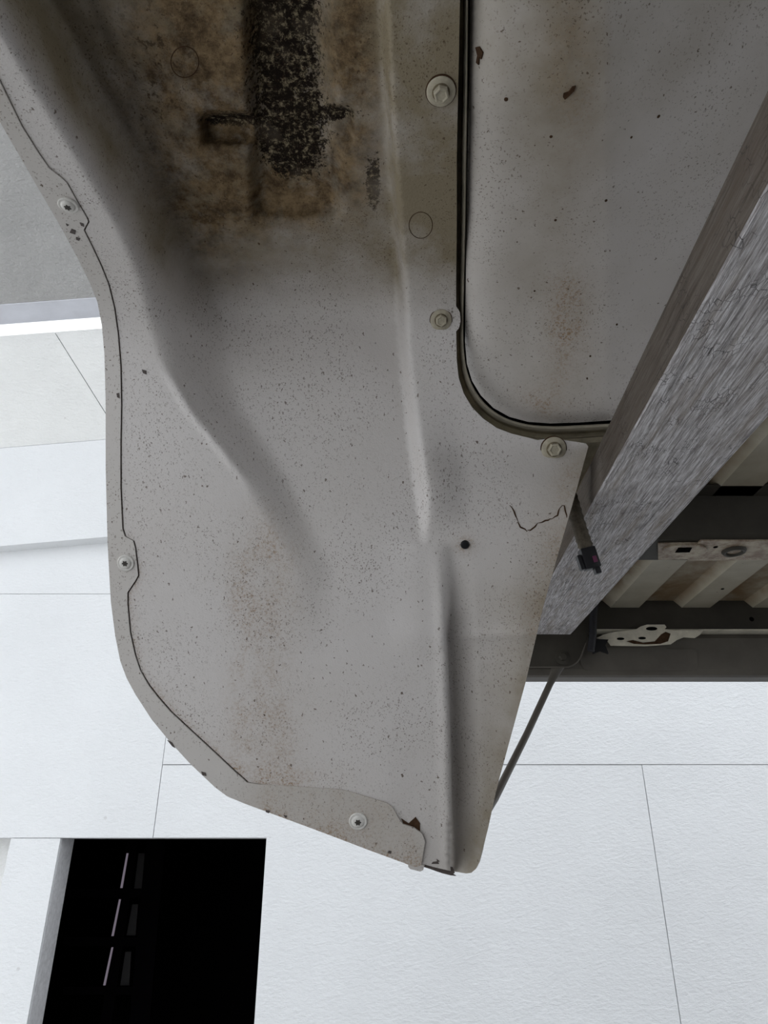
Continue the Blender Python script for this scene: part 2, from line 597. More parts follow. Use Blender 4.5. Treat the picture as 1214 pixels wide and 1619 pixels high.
for a, b_ in (((219, 1349), (212, 1405)), ((209, 1430), (200, 1479)), ((198, 1505), (190, 1558))):
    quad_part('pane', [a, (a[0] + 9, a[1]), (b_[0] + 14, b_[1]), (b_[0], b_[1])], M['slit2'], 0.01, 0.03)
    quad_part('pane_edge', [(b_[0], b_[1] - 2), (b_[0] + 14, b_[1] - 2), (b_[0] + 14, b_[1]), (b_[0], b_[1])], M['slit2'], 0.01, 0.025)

# sloping fascia, cove and ceiling of the roof above the wall (they climb towards the right)
SL = 0.098
def rake(px, py, y):
    p = on_y(px, py, y); return p.x, p.z
def sloped_box(name, xa, xb, prof, mat, parent=None):
    """profile (y, z at x = 0) swept along x, climbing with the roof slope"""
    bm = bmesh.new()
    bm_prism(bm, [(xa, y, z + SL * xa) for y, z in prof], (xb - xa, 0, SL * (xb - xa)))
    return obj_bm(name, bm, mat, parent)
def z_at0(px, py, y):
    p = on_y(px, py, y); return p.z - SL * p.x
yf = YW - 0.065
za, zb = z_at0(85, 702, yf), z_at0(85, 856, yf)
tag(sloped_box('trim_1', XL, 0.9, [(yf, zb), (yf, za), (YW + 0.1, za), (YW + 0.1, zb)], M['wall']), 'wide white fascia board stepping forward at the top of the wall', 'fascia board', kind='structure')
# cove boards lean towards the viewer, butted on a slanting joint
yc = YW - 0.30
zc0, zc1 = za + 0.004, z_at0(85, 525, yc)
def cove_pt(px, py):
    # meet the leaning plane between (yf, zc0) and (yc, zc1), which also climbs with x
    lo, hi = 0.0, 1.0
    for _ in range(40):
        t = (lo + hi) / 2
        y = yf + (yc - yf) * t
        p = on_y(px, py, y)
        if p.z - SL * p.x < zc0 + (zc1 - zc0) * t: hi = t
        else: lo = t
        # z grows with t on the plane; shrink accordingly
        zz = zc0 + (zc1 - zc0) * t
        if p.z - SL * p.x > zz: lo = t
        else: hi = t
    return p
j0, j1 = cove_pt(112, 566), cove_pt(166, 652)
cdir = Vector((0, yc - yf, zc1 - zc0)).normalized()
nrm = Vector((1, 0, SL)).cross(cdir).normalized()
if nrm.y < 0: nrm = -nrm
def cove_xt(x, t): return Vector((x, yf + (yc - yf) * t, zc0 + (zc1 - zc0) * t + SL * x))
# joint line as x(t)
t0 = (j0.y - yf) / (yc - yf); t1 = (j1.y - yf) / (yc - yf)
def jx(t): return j0.x + (j1.x - j0.x) * (t - t0) / (t1 - t0)
cv = empty('wall_cove', (0, YW, 2.5))
tag(cv, 'two off-white boards leaning forward above the fascia, split by a slanting joint', 'cove', kind='structure')
for xs in ([XL, XL, jx(1) - .002, jx(0) - .002], [jx(0) + .002, jx(1) + .002, -0.35, -0.35]):
    q = [cove_xt(xs[0], 0), cove_xt(xs[1], 1), cove_xt(xs[2], 1), cove_xt(xs[3], 0)]
    bm = bmesh.new(); bm_prism(bm, q, nrm * 0.015)
    obj_bm('cove_board', bm, M['cove'], cv)
bm = bmesh.new(); bm_prism(bm, [cove_xt(XL, 0) + nrm * .017, cove_xt(XL, 1) + nrm * .017, cove_xt(-0.35, 1) + nrm * .017, cove_xt(-0.35, 0) + nrm * .017], nrm * 0.01)
obj_bm('backing', bm, M['joint'], cv)
# ceiling slab starts above the open slit
zg = z_at0(85, 507, yc)
zs = z_at0(85, 482, yc - 0.11)
tag(sloped_box('trim_2', -2.7, -0.35, [(yc, zg), (yc, zg + 0.08), (yc - 0.13, zg + 0.08), (yc - 0.13, zg)], M['slab']), 'smooth blue-grey slab edge above the bright slit', 'trim', kind='structure')
tag(sloped_box('ceiling', -2.7, -0.35, [(yc - 0.131, zg + 0.004), (yc - 0.131, zg + 0.12), (0.9, zg + 1.52), (0.9, zg + 1.40)], M['concrete']), 'rough grey plastered ceiling above the white wall', 'ceiling', kind='structure')

# ------------------------------------------------------------------ the vehicle body
bed = empty('vehicle_body', (0.25, 0.9, CAMZ + 0.3))
tag(bed, 'dirty off-white vehicle body seen from below inside its wheel arch', 'vehicle')

# --- shapes traced on the photo, each with its own distance
SEAM = [(-190, -150), (-100, -40), (-45, 45), (0, 128), (35, 200), (62, 243), (78, 266), (95, 279), (106, 289), (122, 318), (138, 345), (140, 351), (133, 364), (147, 392), (160, 420), (172, 450), (181, 487), (187, 530), (191, 580), (192, 640), (191, 700), (191, 770), (194, 836), (198, 848), (211, 855), (214, 866), (217, 890), (219, 910), (214, 919), (202, 937), (202, 955), (206, 1000), (214, 1036), (222, 1060), (236, 1084), (250, 1102), (270, 1125), (300, 1153), (340, 1190), (372, 1220), (386, 1232), (391, 1237), (410, 1240), (470, 1243), (540, 1248), (560, 1253), (612, 1269), (622, 1277), (630, 1292), (638, 1303), (656, 1309), (668, 1318), (673, 1330), (667, 1366)]
OUTER = [(-275, -150), (-190, -60), (-118, 0), (-60, 98), (0, 193), (30, 245), (60, 297), (98, 362), (122, 407), (142, 447), (154, 478), (161, 515), (165, 560), (167, 640), (167, 740), (170, 860), (175, 950), (182, 1005), (190, 1045), (200, 1072), (214, 1098), (240, 1138), (268, 1172), (300, 1207), (340, 1245), (359, 1259), (385, 1270), (450, 1294), (520, 1320), (580, 1343), (640, 1365), (655, 1371), (667, 1368)]
RIDGE_T = [(590, -150), (597, -40), (600, 0), (604, 90), (609, 180), (617, 300), (624, 400), (628, 460), (631, 540), (636, 600), (642, 660), (650, 730), (658, 790), (664, 835), (668, 852)]
RIDGE_L = [(693, 862), (697, 900), (701, 960), (704, 1040), (707, 1120), (709, 1200), (711, 1290), (712.5, 1378)]
BRIGHT = [(-125, -150), (-60, -50), (0, 45), (50, 128), (100, 208), (150, 292), (185, 352), (207, 400), (225, 450), (240, 510), (262, 585), (300, 650), (345, 705), (390, 762), (430, 830), (470, 900)]
PLATE_EDGE = [(729, -150), (728, -40), (727, 0), (726, 60), (724, 150), (722, 250), (722, 350), (721, 440), (721, 484), (727, 494), (728, 508), (726, 518), (721, 524), (722, 570), (725, 597), (733, 622), (746, 644), (764, 662), (786, 677), (810, 686), (835, 692), (850, 696), (862, 694), (880, 694), (926, 701), (930, 706)]
PLATE_RIGHT = [(905, 797), (881, 880), (858, 962), (831, 1078), (797, 1203), (789, 1232), (784, 1252), (771, 1312), (757, 1364), (752, 1374), (745, 1380), (737, 1381), (714, 1377)]

ry = [p[1] for p in RIDGE_T]; rx = [p[0] for p in RIDGE_T]
ly = [p[1] for p in RIDGE_L]; lx = [p[0] for p in RIDGE_L]
by = [p[1] for p in BRIGHT]; bx_ = [p[0] for p in BRIGHT]

YL = [-150, 0, 100, 200, 300, 350, 420, 470, 520, 600, 700, 860, 950, 1040, 1250, 1390]
DL = [.325, .363, .397, .434, .478, .503, .545, .573, .590, .598, .602, .611, .620, .630, .646, .658]
YM = [-150, 0, 100, 200, 300, 400, 450, 490, 530, 600, 700, 860, 950, 1040, 1250, 1390]
DM = [.392, .436, .470, .508, .553, .612, .642, .654, .650, .638, .628, .620, .623, .630, .646, .658]
YR = [-150, 0, 145, 200, 350, 430, 500, 560, 700, 860, 950, 1000, 1040, 1250, 1390]
DR = [.372, .416, .456, .476, .545, .590, .617, .622, .619, .618, .622, .624, .630, .648, .660]

def d_lip(y): return smooth_interp(y, YL, DL)
def d_right(y): return smooth_interp(y, YR, DR, 14)
def box_mask(x, y, x0, x1, y0, y1, s):
    return sstep(x, x0 - s, x0 + s) * (1 - sstep(x, x1 - s, x1 + s)) * sstep(y, y0 - s, y0 + s) * (1 - sstep(y, y1 - s, y1 + s))

def d_liner(x, y):
    x = np.asarray(x, float); y = np.asarray(y, float)
    B = np.interp(y, by, bx_)
    wd = np.interp(y, [0, 400, 520, 640, 780, 900], [115, 95, 120, 90, 70, 60])
    t = sstep(x - B, -8, wd)
    D = d_lip(y) * (1 - t) + smooth_interp(y, YM, DM) * t
    # a soft ridge of its own along the crease
    D = D - 0.0030 * np.exp(-((x - B - 2) / 7.0) ** 2) * sstep(y, 560, 620) * (1 - sstep(y, 720, 790))
    # pressed channel and cross recess in the arch roof
    ch = box_mask(x, y, 405 - (350 - y) * 0.03, 535 - (350 - y) * 0.06, -400, 338, 16)
    cr = box_mask(x, y, 322, 400, 181, 226, 9)
    c2 = box_mask(x, y, 505, 556, 168, 222, 10)
    D = D + 0.016 * np.maximum(np.maximum(ch, cr * 0.9), c2 * 0.7)
    # long beads in the roof, left of the channel
    D = D + 0.004 * np.exp(-((x - (150 + y * 0.42)) / 16.0) ** 2) * (1 - sstep(y, 250, 380))
    # right plate behind the upper ridge
    Rt = np.interp(y, ry, rx)
    bw = np.interp(y, [0, 300, 560, 640, 780, 825, 852], [14, 14, 15, 18, 21, 16, 3])
    k = sstep(x - Rt, -1, bw) * (1 - sstep(y, 838, 853) * 0)
    k = np.where(y > 853, np.where(x > 668, 1.0, sstep(x, 600, 668)), k)
    D = D * (1 - k) + d_right(y) * k
    # proud bevel that catches light near the ridge's lower end
    D = D - 0.009 * k * (1 - sstep(x - Rt, bw, bw + 70)) * sstep(y, 600, 760) * (1 - sstep(y, 790, 852))
    # lower ridge: the right strip is stepped back
    Ll = np.interp(y, ly, lx)
    a = np.interp(y, [855, 880, 1000, 1200, 1390], [0, .006, .028, .036, .034])
    q = sstep(x - Ll, 0, 5 + 18 * (1 - sstep(y, 900, 1010)))
    fall = np.interp(x - Ll, [0, 12, 50, 120], [1, 1, 0.55, 0.30])
    D = D + a * q * fall
    D = D - 0.0015 * np.exp(-((x - Ll + 5) / 8.0) ** 2) * np.interp(y, [855, 960], [0, 1])
    # faint fold across the right strip
    D = D - 0.0022 * np.exp(-((y - 1003 + (x - 780) * 0.04) / 7.0) ** 2) * sstep(x, 705, 725)
    return D

def wig(x, y, f, s):
    return 0.5 + 0.5 * np.sin(x * f + 3.1 * np.sin(y * f * 0.7 + s) + s) * np.cos(y * f * 0.9 + 2.2 * np.sin(x * f * 0.6 + s))

def a_film_shade(x, y):
    B = np.interp(y, by, bx_)
    roof = sstep(x - B, -10, 60) * (1 - sstep(y, 380, 520))  # arch roof: real dirt, darkened further to paint in its shade
    right = sstep(x, 600, 640) * (1 - sstep(y, 100, 640)) * 0.6
    strip = sstep(x, 700, 730) * sstep(y, 860, 960) * 0.14
    edge = np.exp(-np.maximum(0, (-(x - 930) * 0.94 - (y - 706) * 0.27) - 0) / 45.0) * 0.55 * sstep(y, 690, 720)
    mid = 0.10 * np.exp(-((x - 430) / 60.0) ** 2) * sstep(y, 700, 900)
    return np.clip(0.03 + 0.85 * roof + right + strip + edge + mid, 0, 1)

def a_brown(x, y):
    Rt = np.interp(y, ry, rx)
    blob = np.exp(-((x - 320) / 150.0) ** 2 - ((y - 50) / 270.0) ** 2)
    blob2 = np.exp(-((x - 560) / 55.0) ** 2 - ((y - 110) / 170.0) ** 2) * (1 - sstep(x - Rt, -12, 0))
    blob3 = np.exp(-((x - 470) / 85.0) ** 2 - ((y - 300) / 55.0) ** 2) * 0.9
    blob4 = 0.6 * np.exp(-((x - 330) / 90.0) ** 2 - ((y - 330) / 90.0) ** 2)
    sl = box_mask(x, y, 318, 402, 178, 225, 10)
    v = np.clip(1.0 * blob + 0.85 * blob2 + blob3 + blob4 + 0.6 * sl, 0, 1)
    B = np.interp(y, by, bx_)
    return v * sstep(x - B, 40, 130) * (1 - sstep(x - Rt, -6, 2))

def a_black(x, y):
    c = np.interp(y, [-150, 0, 150, 290], [450, 447, 452, 468])
    v = np.exp(-((x - c) / 52.0) ** 2 * 1.2) * (1 - sstep(y, 215, 315))
    v2 = 0.8 * np.exp(-((x - 360) / 42.0) ** 2 - ((y - 187) / 9.0) ** 2)
    v3 = 0.75 * np.exp(-((x - 590) / 10.0) ** 2 - ((y - 285) / 42.0) ** 2)
    v4 = 0.7 * np.exp(-((x - 535) / 25.0) ** 2 - ((y - 178) / 10.0) ** 2)
    return np.clip(v + v2 + v3 + v4, 0, 1)

def a_flake(x, y):
    v = np.exp(-((x - 250) / 70.0) ** 2 - ((y - 110) / 140.0) ** 2)
    v = np.maximum(v, np.exp(-((x - 330) / 60.0) ** 2 - ((y - 330) / 60.0) ** 2) * 0.8)
    v = np.maximum(v, np.exp(-((x - 560) / 45.0) ** 2 - ((y - 60) / 80.0) ** 2) * 0.6)
    return v

def a_rust(x, y):
    v = 0.55 * np.exp(-((x - 430) / 38.0) ** 2) * sstep(y, 760, 860) * (1 - sstep(y, 1190, 1260))
    v = v + 0.45 * np.exp(-((x - 382) / 22.0) ** 2) * sstep(y, 820, 920)
    v = v + 0.7 * np.exp(-((y - 1225 - (x - 400) * 0.03) / 16.0) ** 2) * (x > 355) * (1 - sstep(x, 430, 600))
    P = np.stack([np.ravel(x), np.ravel(y)], 1)
    d = near_poly(P, SEAM[24:44], False)
    v = v + 0.9 * np.exp(-d / 6.0)
    v = v + 0.45 * sstep(x + 0.27 * y, 1040, 1120) * sstep(y, 700, 760) * (1 - sstep(y, 980, 1050))
    v = v + 0.7 * np.exp(-(((x - 735) / 14) ** 2 + ((y - 862) / 14) ** 2))
    return np.clip(v, 0, 1)

def shift(poly, dx): return [(x + dx, y) for x, y in poly]

# liner: left side follows the seam, 2 px clear of it
SEAM_IN = [(x + 1.6, y - (0.8 if y > 1060 else 0)) for x, y in SEAM[:43]]
liner_outline = SEAM_IN + [(470, 1262), (560, 1275), (610, 1300), (630, 1330), (650, 1352), (668, 1366), (690, 1372), (712, 1377)] + PLATE_RIGHT[::-1][1:] + PLATE_EDGE[::-1]
cre = [RIDGE_L[:-1], [(x + 5, y) for x, y in RIDGE_L[2:-1]], [(x + 12, y) for x, y in RIDGE_L[4:-1]], RIDGE_T[1:], [(x + 13, y) for x, y in RIDGE_T[1:-2]]]
LA = dict(film_shade=a_film_shade, brown=a_brown, black=a_black, flake=a_flake, rust=a_rust)
liner = sheet('wheel_arch_liner', liner_outline, d_liner, 0.0022, M['paint'], bed, step=7, creases=cre, attrs=LA)
liner['label'] = 'moulded off-white wheel arch liner with brown dirt'

# outer lip flange, a little proud of the liner
def d_flange(x, y): return d_lip(np.asarray(y, float)) - 0.0012
SEAM_OUT = [(x - 1.0, y + (0.6 if y > 1060 else 0)) for x, y in SEAM]
lip_outline = SEAM_OUT + OUTER[::-1][0:]
def l_rust(x, y):
    P = np.stack([np.ravel(x), np.ravel(y)], 1)
    d = near_poly(P, OUTER[26:], False)
    v = 0.30 * sstep(x, 370, 430) + 0.6 * np.exp(-d / 9.0) * (x > 380)
    return np.clip(v, 0, 1)
def l_film(x, y): return np.clip(0.05 + 0.16 * sstep(x, 340, 420) + 0.2 * (1 - sstep(y, 60, 320)), 0, 1)
zero = lambda x, y: np.zeros_like(np.asarray(x, float))
lip = sheet('fender_lip', lip_outline, d_flange, 0.0018, M['lip'], bed, step=9, attrs=dict(film_shade=l_film, rust=l_rust, brown=zero, black=zero, flake=zero))
lip['label'] = 'painted metal fender lip along the liner'
# fender skin rising from the lip on the outside
sk = [p for p in OUTER if p[1] < 1260]
bm = bmesh.new()
va, vb = [], []
for x, y in sk:
    p = un(x + 1.0, y, float(d_lip(np.array([y]))[0]) + 0.0012)
    va.append(bm.verts.new(p)); vb.append(bm.verts.new(p + Vector((-0.004, 0.03, 0.06))))
for i in range(len(sk) - 1): bm.faces.new((va[i], va[i + 1], vb[i + 1], vb[i]))
bmesh.ops.solidify(bm, geom=bm.faces[:], thickness=0.0012)
obj_bm('fender_skin', bm, M['lip'], bed, True, 40)

# rust-brown sealer lying deeper in the seam
ctr = SEAM[:48]
outl = [(x + 9, y - (6 if y > 1100 else 0)) for x, y in ctr] + [(x - 7, y + (5 if y > 1100 else 0)) for x, y in ctr][::-1]
sheet('seam_sealer', outl, lambda x, y: np.maximum(d_liner(x, y), d_lip(np.asarray(y, float))) + 0.0035, 0.001, M['seal'], bed, step=9)

# torn under-layer, tab and stain at the bottom corner
def d_low(off): return lambda x, y: d_lip(np.asarray(y, float)) + off
sheet('torn_underlayer', [(664, 1360), (690, 1366), (716, 1372), (719, 1380), (716, 1382), (721, 1385), (712, 1384), (700, 1381), (688, 1377), (680, 1374), (668, 1370)], d_low(0.004), 0.001, M['chip'], bed, step=6)
sheet('lip_tab', [(646, 1362), (671, 1368), (669, 1376), (664, 1378), (648, 1374), (645, 1370)], d_low(0.001), 0.004, M['lip'], bed, step=6)
sheet('dirt_clump', [(634, 1294), (646, 1302), (657, 1292), (664, 1302), (664, 1314), (650, 1312), (640, 1308)], lambda x, y: d_liner(x, y) - 0.0006, 0.001, M['seal'], bed, step=6)
# chipped spots on the lip and scraps stuck to the paint
chips = [([(113, 362), (120, 365), (119, 371), (110, 368)], 'l'), ([(126, 352), (132, 354), (133, 359), (128, 357)], 'l'), ([(120, 375), (127, 377), (125, 381), (120, 379)], 'l'), ([(104, 354), (109, 356), (106, 358)], 'l'),
         ([(184, 622), (188, 621), (189, 630), (185, 628)], 'l'), ([(224, 584), (231, 586), (231, 592), (226, 590)], 'p'), ([(264, 1170), (272, 1174), (277, 1183), (272, 1180)], 'l'), ([(318, 1220), (325, 1222), (326, 1227), (320, 1226)], 'l'),
         ([(420, 1281), (427, 1282), (425, 1286), (420, 1284)], 'l'), ([(448, 1289), (454, 1290), (452, 1294)], 'l'), ([(614, 1345), (619, 1346), (618, 1350), (613, 1349)], 'l'), ([(684, 1363), (692, 1362), (694, 1366), (682, 1366)], 'p'), ([(690, 1358), (695, 1362), (691, 1363)], 'p')]
for poly, w in chips:
    sheet('paint_chip', poly, (lambda x, y: d_lip(np.asarray(y, float)) - 0.0016) if w == 'l' else (lambda x, y: d_liner(x, y) - 0.0005), 0.0004, M['chip'], bed, step=4)
# hairline tear in the plate: narrow dark gap
crack = [(806, 800), (815, 812), (822, 832), (832, 841), (842, 836), (851, 828), (866, 822), (880, 816), (888, 799), (891, 800), (896, 818)]
bm = bmesh.new()
def on_liner(x, y, off=0.0): return un(x, y, float(d_liner(np.array([x]), np.array([y]))[0]) + off)
cc = resample(crack, 5, False)
cc = [(x + random.uniform(-1.4, 1.4), y + random.uniform(-1.4, 1.4)) for x, y in cc]
bm_tube(bm, [on_liner(x, y, 0.0001) for x, y in cc], [0.00025 + 0.0005 * abs(math.sin(i * 0.55)) for i in range(len(cc))], 6)
obj_bm('tear', bm, M['seal'], bed)
# moulded ring marks
for x, y, D_, r in ((665, 356, None, 18.5), (292, 98, None, 22)):
    c = on_liner(x, y); 
    ex = on_liner(x + 5, y) - on_liner(x - 5, y); ey = on_liner(x, y - 5) - on_liner(x, y + 5)
    dd = (c - Vector((0, 0, CAMZ))).length
    ring = []
    bm = bmesh.new()
    for k in range(41):
        a = 2 * math.pi * k / 40
        ring.append(on_liner(x + r * math.cos(a), y + r * 1.12 * math.sin(a), -0.00005))
    bm_tube(bm, ring, 0.00028, 6, False)
    obj_bm('ring_mark', bm, M['seal'], bed)
# push-in rubber plug
def nrm_at(fn, x, y):
    f = lambda a, b: un(a, b, float(fn(np.array([a]), np.array([b]))[0]))
    n = (f(x + 8, y) - f(x - 8, y)).cross(f(x, y - 8) - f(x, y + 8)).normalized()
    if n.dot(Vector((0, 0, CAMZ)) - f(x, y)) < 0: n = -n
    return f(x, y), n
c, n_ = nrm_at(d_liner, 735, 861)
bm = bmesh.new(); bm_lathe(bm, c, n_, [(0, -.002), (.0040, -.002), (.0040, .0008), (.0032, .0022), (0, .0026)], 14)
obj_bm('rubber_plug', bm, M['plug'], bed, True, 50)

# --- tub of the wheelhouse on the right
TUB = [(744, -150), (743, 0), (742, 90), (740, 200), (738, 330), (736, 450), (735, 540), (738, 575), (746, 602), (760, 625), (780, 645), (805, 659), (835, 667), (870, 669.5), (915, 668), (960, 665)]
tub_outline = TUB + [(1100, 655), (1400, 640), (1500, 300), (1500, -150)]
def d_tub(x, y):
    x = np.asarray(x, float); y = np.asarray(y, float)
    yy = np.minimum(y, 700)
    base = smooth_interp(yy, [-150, 0, 145, 350, 500, 600, 700], [.376, .420, .458, .548, .615, .645, .650], 30)
    P = np.stack([x.ravel(), y.ravel()], 1)
    d = near_poly(P, TUB, False).reshape(x.shape)
    e = np.clip(1 - d / 75.0, 0, 1)
    D = base + 0.016 * (1 - np.sqrt(np.clip(1 - e ** 2.2, 0, 1))) - 0.004
    # broad swell, falling away to the right
    D = D - 0.008 * np.exp(-((x - 900) / 110.0) ** 2) + 0.00016 * np.maximum(0, x - 960)
    return D
def t_film_shade(x, y):
    v = 0.36 * np.exp(-((x - 870) / 80.0) ** 2) * (1 - sstep(y, 420, 660) * 0.3) + 0.28 * (1 - sstep(y, 0, 420))  # darker centre and top: shade of the swell painted in
    return np.clip(v + 0.16, 0, 1)
def t_rust(x, y):
    v = 0.95 * np.exp(-((x - 896) / 28.0) ** 2 - ((y - 520) / 90.0) ** 2) + 0.8 * np.exp(-((x - 862) / 40.0) ** 2 - ((y - 635) / 22.0) ** 2) + 0.3 * np.exp(-((x - 905) / 40.0) ** 2 - ((y - 120) / 120.0) ** 2)
    return v
def t_brown(x, y):
    return 0.30 * np.exp(-((x - 900) / 45.0) ** 2 - ((y - 60) / 140.0) ** 2)
tub = sheet('wheelhouse_tub', tub_outline, d_tub, 0.0015, M['tub'], bed, step=10, attrs=dict(film_shade=t_film_shade, rust=t_rust, brown=t_brown, black=zero, flake=zero))
tub['label'] = 'smooth bulging off-white wheelhouse pan'
for poly in ([(751, 75), (757, 74), (763, 84), (760, 94), (757, 90), (756, 103), (752, 99), (754, 88)], [(891, 149), (899, 146), (905, 138), (910, 137), (908, 144), (900, 152), (893, 158), (890, 154)]):
    sheet('dirt_clump', poly, lambda x, y: d_tub(x, y) - 0.0012, 0.0015, M['seal'], bed, step=4)
# small marks and pimples scattered on the pan
for x, y, r in ((958, 317, .0011), (871, 216, .0011), (800, 157, .0014), (998, 217, .0009), (975, 513, .0010), (933, 563, .0009), (1041, 184, .0012), (878, 348, .0010), (845, 460, .0008), (928, 598, .0008)):
    c, n_ = nrm_at(d_tub, x, y)
    bm = bmesh.new(); bm_lathe(bm, c, n_, [(r, -.0003), (r, .0002), (0, .0005)], 9)
    obj_bm('dirt_spot', bm, M['seal'], bed)

# --- gutter between plate and tub: groove, rolled lip, dark gap
Qe = [(729, -150), (728, -40), (726, 60), (724, 150), (722, 250), (722, 350), (721, 440), (721, 524), (722, 570), (725, 597), (733, 622), (746, 644), (764, 662), (786, 677), (815, 687), (850, 694), (900, 694), (960, 690), (1050, 686), (1150, 682)]
Pe = [(743, -150), (742, -40), (741.5, 60), (741, 150), (739.5, 250), (738, 350), (736, 440), (734, 524), (737, 570), (745, 600), (758, 624), (778, 645), (803, 660), (835, 669), (865, 671.5), (890, 671), (925, 669), (965, 667), (1050, 663), (1150, 659)]
Qs = smooth_path(Qe, 8); Ps = smooth_path(Pe, 8)
def gutter_strip(name, prof, mat):
    bm = bmesh.new(); rows = []
    for q, p in zip(Qs, Ps):
        row = []
        for s_, dd in prof:
            x = q[0] + (p[0] - q[0]) * s_; y = q[1] + (p[1] - q[1]) * s_
            b0 = float(d_right(np.array([min(y, 690)]))[0])
            row.append(bm.verts.new(un(x, y, b0 + dd)))
        rows.append(row)
    for i in range(len(rows) - 1):
        for k in range(len(prof) - 1):
            bm.faces.new((rows[i][k], rows[i][k + 1], rows[i + 1][k + 1], rows[i + 1][k]))
    bmesh.ops.solidify(bm, geom=bm.faces[:], thickness=0.0008)
    return obj_bm(name, bm, mat, bed, True, 50)
gutter_strip('weather_gutter', [(-0.35, .006), (0.0, .007), (0.08, .016), (0.34, .017), (0.46, .013), (0.56, .009)], M['gutter'])
gutter_strip('rolled_lip', [(0.46, .012), (0.54, .007), (0.70, .004), (0.80, .0038), (0.86, .005), (0.88, .009)], M['rolled'])
gutter_strip('gap_backing', [(0.70, .040), (1.0, .040), (1.4, .042)], M['hole'])
# corner gusset behind the plate tip
sheet('corner_gusset', [(840, 682), (962, 672), (945, 708), (925, 748), (912, 775), (880, 760)], lambda x, y: np.full_like(np.asarray(x, float), .652) + 0.0001 * (np.asarray(y, float) - 690), 0.002, M['gutter'], bed, step=20)

# --- bolts and screws
def flange_bolt(x, y, r, fn, rot, tilt):
    c, n_ = nrm_at(fn, x, y)
    n_ = (n_ + Vector(tilt)).normalized()
    bm = bmesh.new()
    bm_lathe(bm, c, n_, [(0, -.001), (r, -.001), (r * 1.0, .0011), (r * .96, .0015), (r * .70, .0019), (0, .0019)], 32)
    w = obj_bm('flange_bolt', bm, M['bolt'], bed, True, 40)
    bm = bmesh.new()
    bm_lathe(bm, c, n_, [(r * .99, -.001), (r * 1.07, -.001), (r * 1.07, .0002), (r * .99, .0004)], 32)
    obj_bm('grime_shade_ring', bm, M['seal'], w)  # dark rings: crevice dirt with contact shade put into the colour
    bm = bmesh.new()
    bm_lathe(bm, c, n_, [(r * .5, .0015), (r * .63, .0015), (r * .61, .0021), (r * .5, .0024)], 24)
    obj_bm('grime_shade_ring', bm, M['grime_shade'], w)
    bm = bmesh.new()
    h = r * 0.55
    bm_lathe(bm, c, n_, [(h, .0015), (h, .0058), (h * .86, .0068), (h * .72, .0068), (h * .60, .0062), (0, .0062)], 6, rot)
    hx = obj_bm('hex_head', bm, M['bolt'], w)
    return w
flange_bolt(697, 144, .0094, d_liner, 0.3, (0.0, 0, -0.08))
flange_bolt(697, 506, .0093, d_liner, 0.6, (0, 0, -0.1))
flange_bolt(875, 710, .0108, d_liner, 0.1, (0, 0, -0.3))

def torx_screw(x, y, r, fn, painted=False):
    c, n_ = nrm_at(fn, x, y)
    u, v, n_ = frame_of(n_)
    bm = bmesh.new()
    bm_lathe(bm, c, n_, [(0, -.001), (r, -.001), (r, .0009), (r * .93, .0013), (r * .72, .0012), (r * .66, .0018), (r * .58, .0023), (r * .46, .0026), (0, .0026)], 32)
    s = obj_bm('torx_screw', bm, M['screw'], bed, True, 35)
    bm = bmesh.new()
    ring = []
    for k in range(24):
        a = 2 * math.pi * k / 24
        q = r * (.31 + .07 * math.cos(6 * a))
        ring.append(c + n_ * .0022 + (u * math.cos(a) + v * math.sin(a)) * q)
    bm_prism(bm, ring, n_ * .0006)
    obj_bm('star_recess', bm, M['screw_dark'], s)
    return s
torx_screw(108, 324, .0068, d_flange)
torx_screw(199, 890, .0072, d_flange)
torx_screw(566, 1298, .0083, d_flange)

# --- underside of the bed floor with its pressings, running to the tail
ZF = CAMZ + 0.43
x0f, x1f, y0f, y1f = 0.10, 1.7, 0.62, 1.335
per = 0.136
xph = on_z(1018, 956, 0.43).x
bm = bmesh.new()
lay = bm.verts.layers.float.new('brown')
xs = []
k = math.floor((x0f - xph) / per)
while xph + k * per < x1f:
    b0 = xph + k * per
    xs += [(b0 - .058, -.014, 0), (b0 - .004, -.014, .15), (b0 + .004, 0.0, 1.0), (b0 + .064, 0.0, .8)]
    k += 1
low = [(x, ZF + dz + 0.014, br) for x, dz, br in xs]
loop = [(x, z, br) for x, z, br in low] + [(x, z + .003, br) for x, z, br in reversed(low)]
ends = []
for y in (y0f, y1f):
    r_ = []
    for x, z, br in loop:
        v = bm.verts.new((x, y, z)); v[lay] = br; r_.append(v)
    ends.append(r_)
nl = len(loop)
for i in range(nl):
    bm.faces.new((ends[0][i], ends[0][(i + 1) % nl], ends[1][(i + 1) % nl], ends[1][i]))
floor_ = obj_bm('bed_floor', bm, M['floor_sheet'], bed)
floor_['label'] = 'ribbed underside of the bed floor'
for x, y in ((1142, 931),):
    p = on_z(x, y, 0.416 + 0.014)
    bm = bmesh.new(); bm_lathe(bm, p, (0, 0, -1), [(.0, -.001), (.003, -.001), (.003, .0006), (0, .0008)], 10)
    obj_bm('drain_hole', bm, M['hole'], bed)

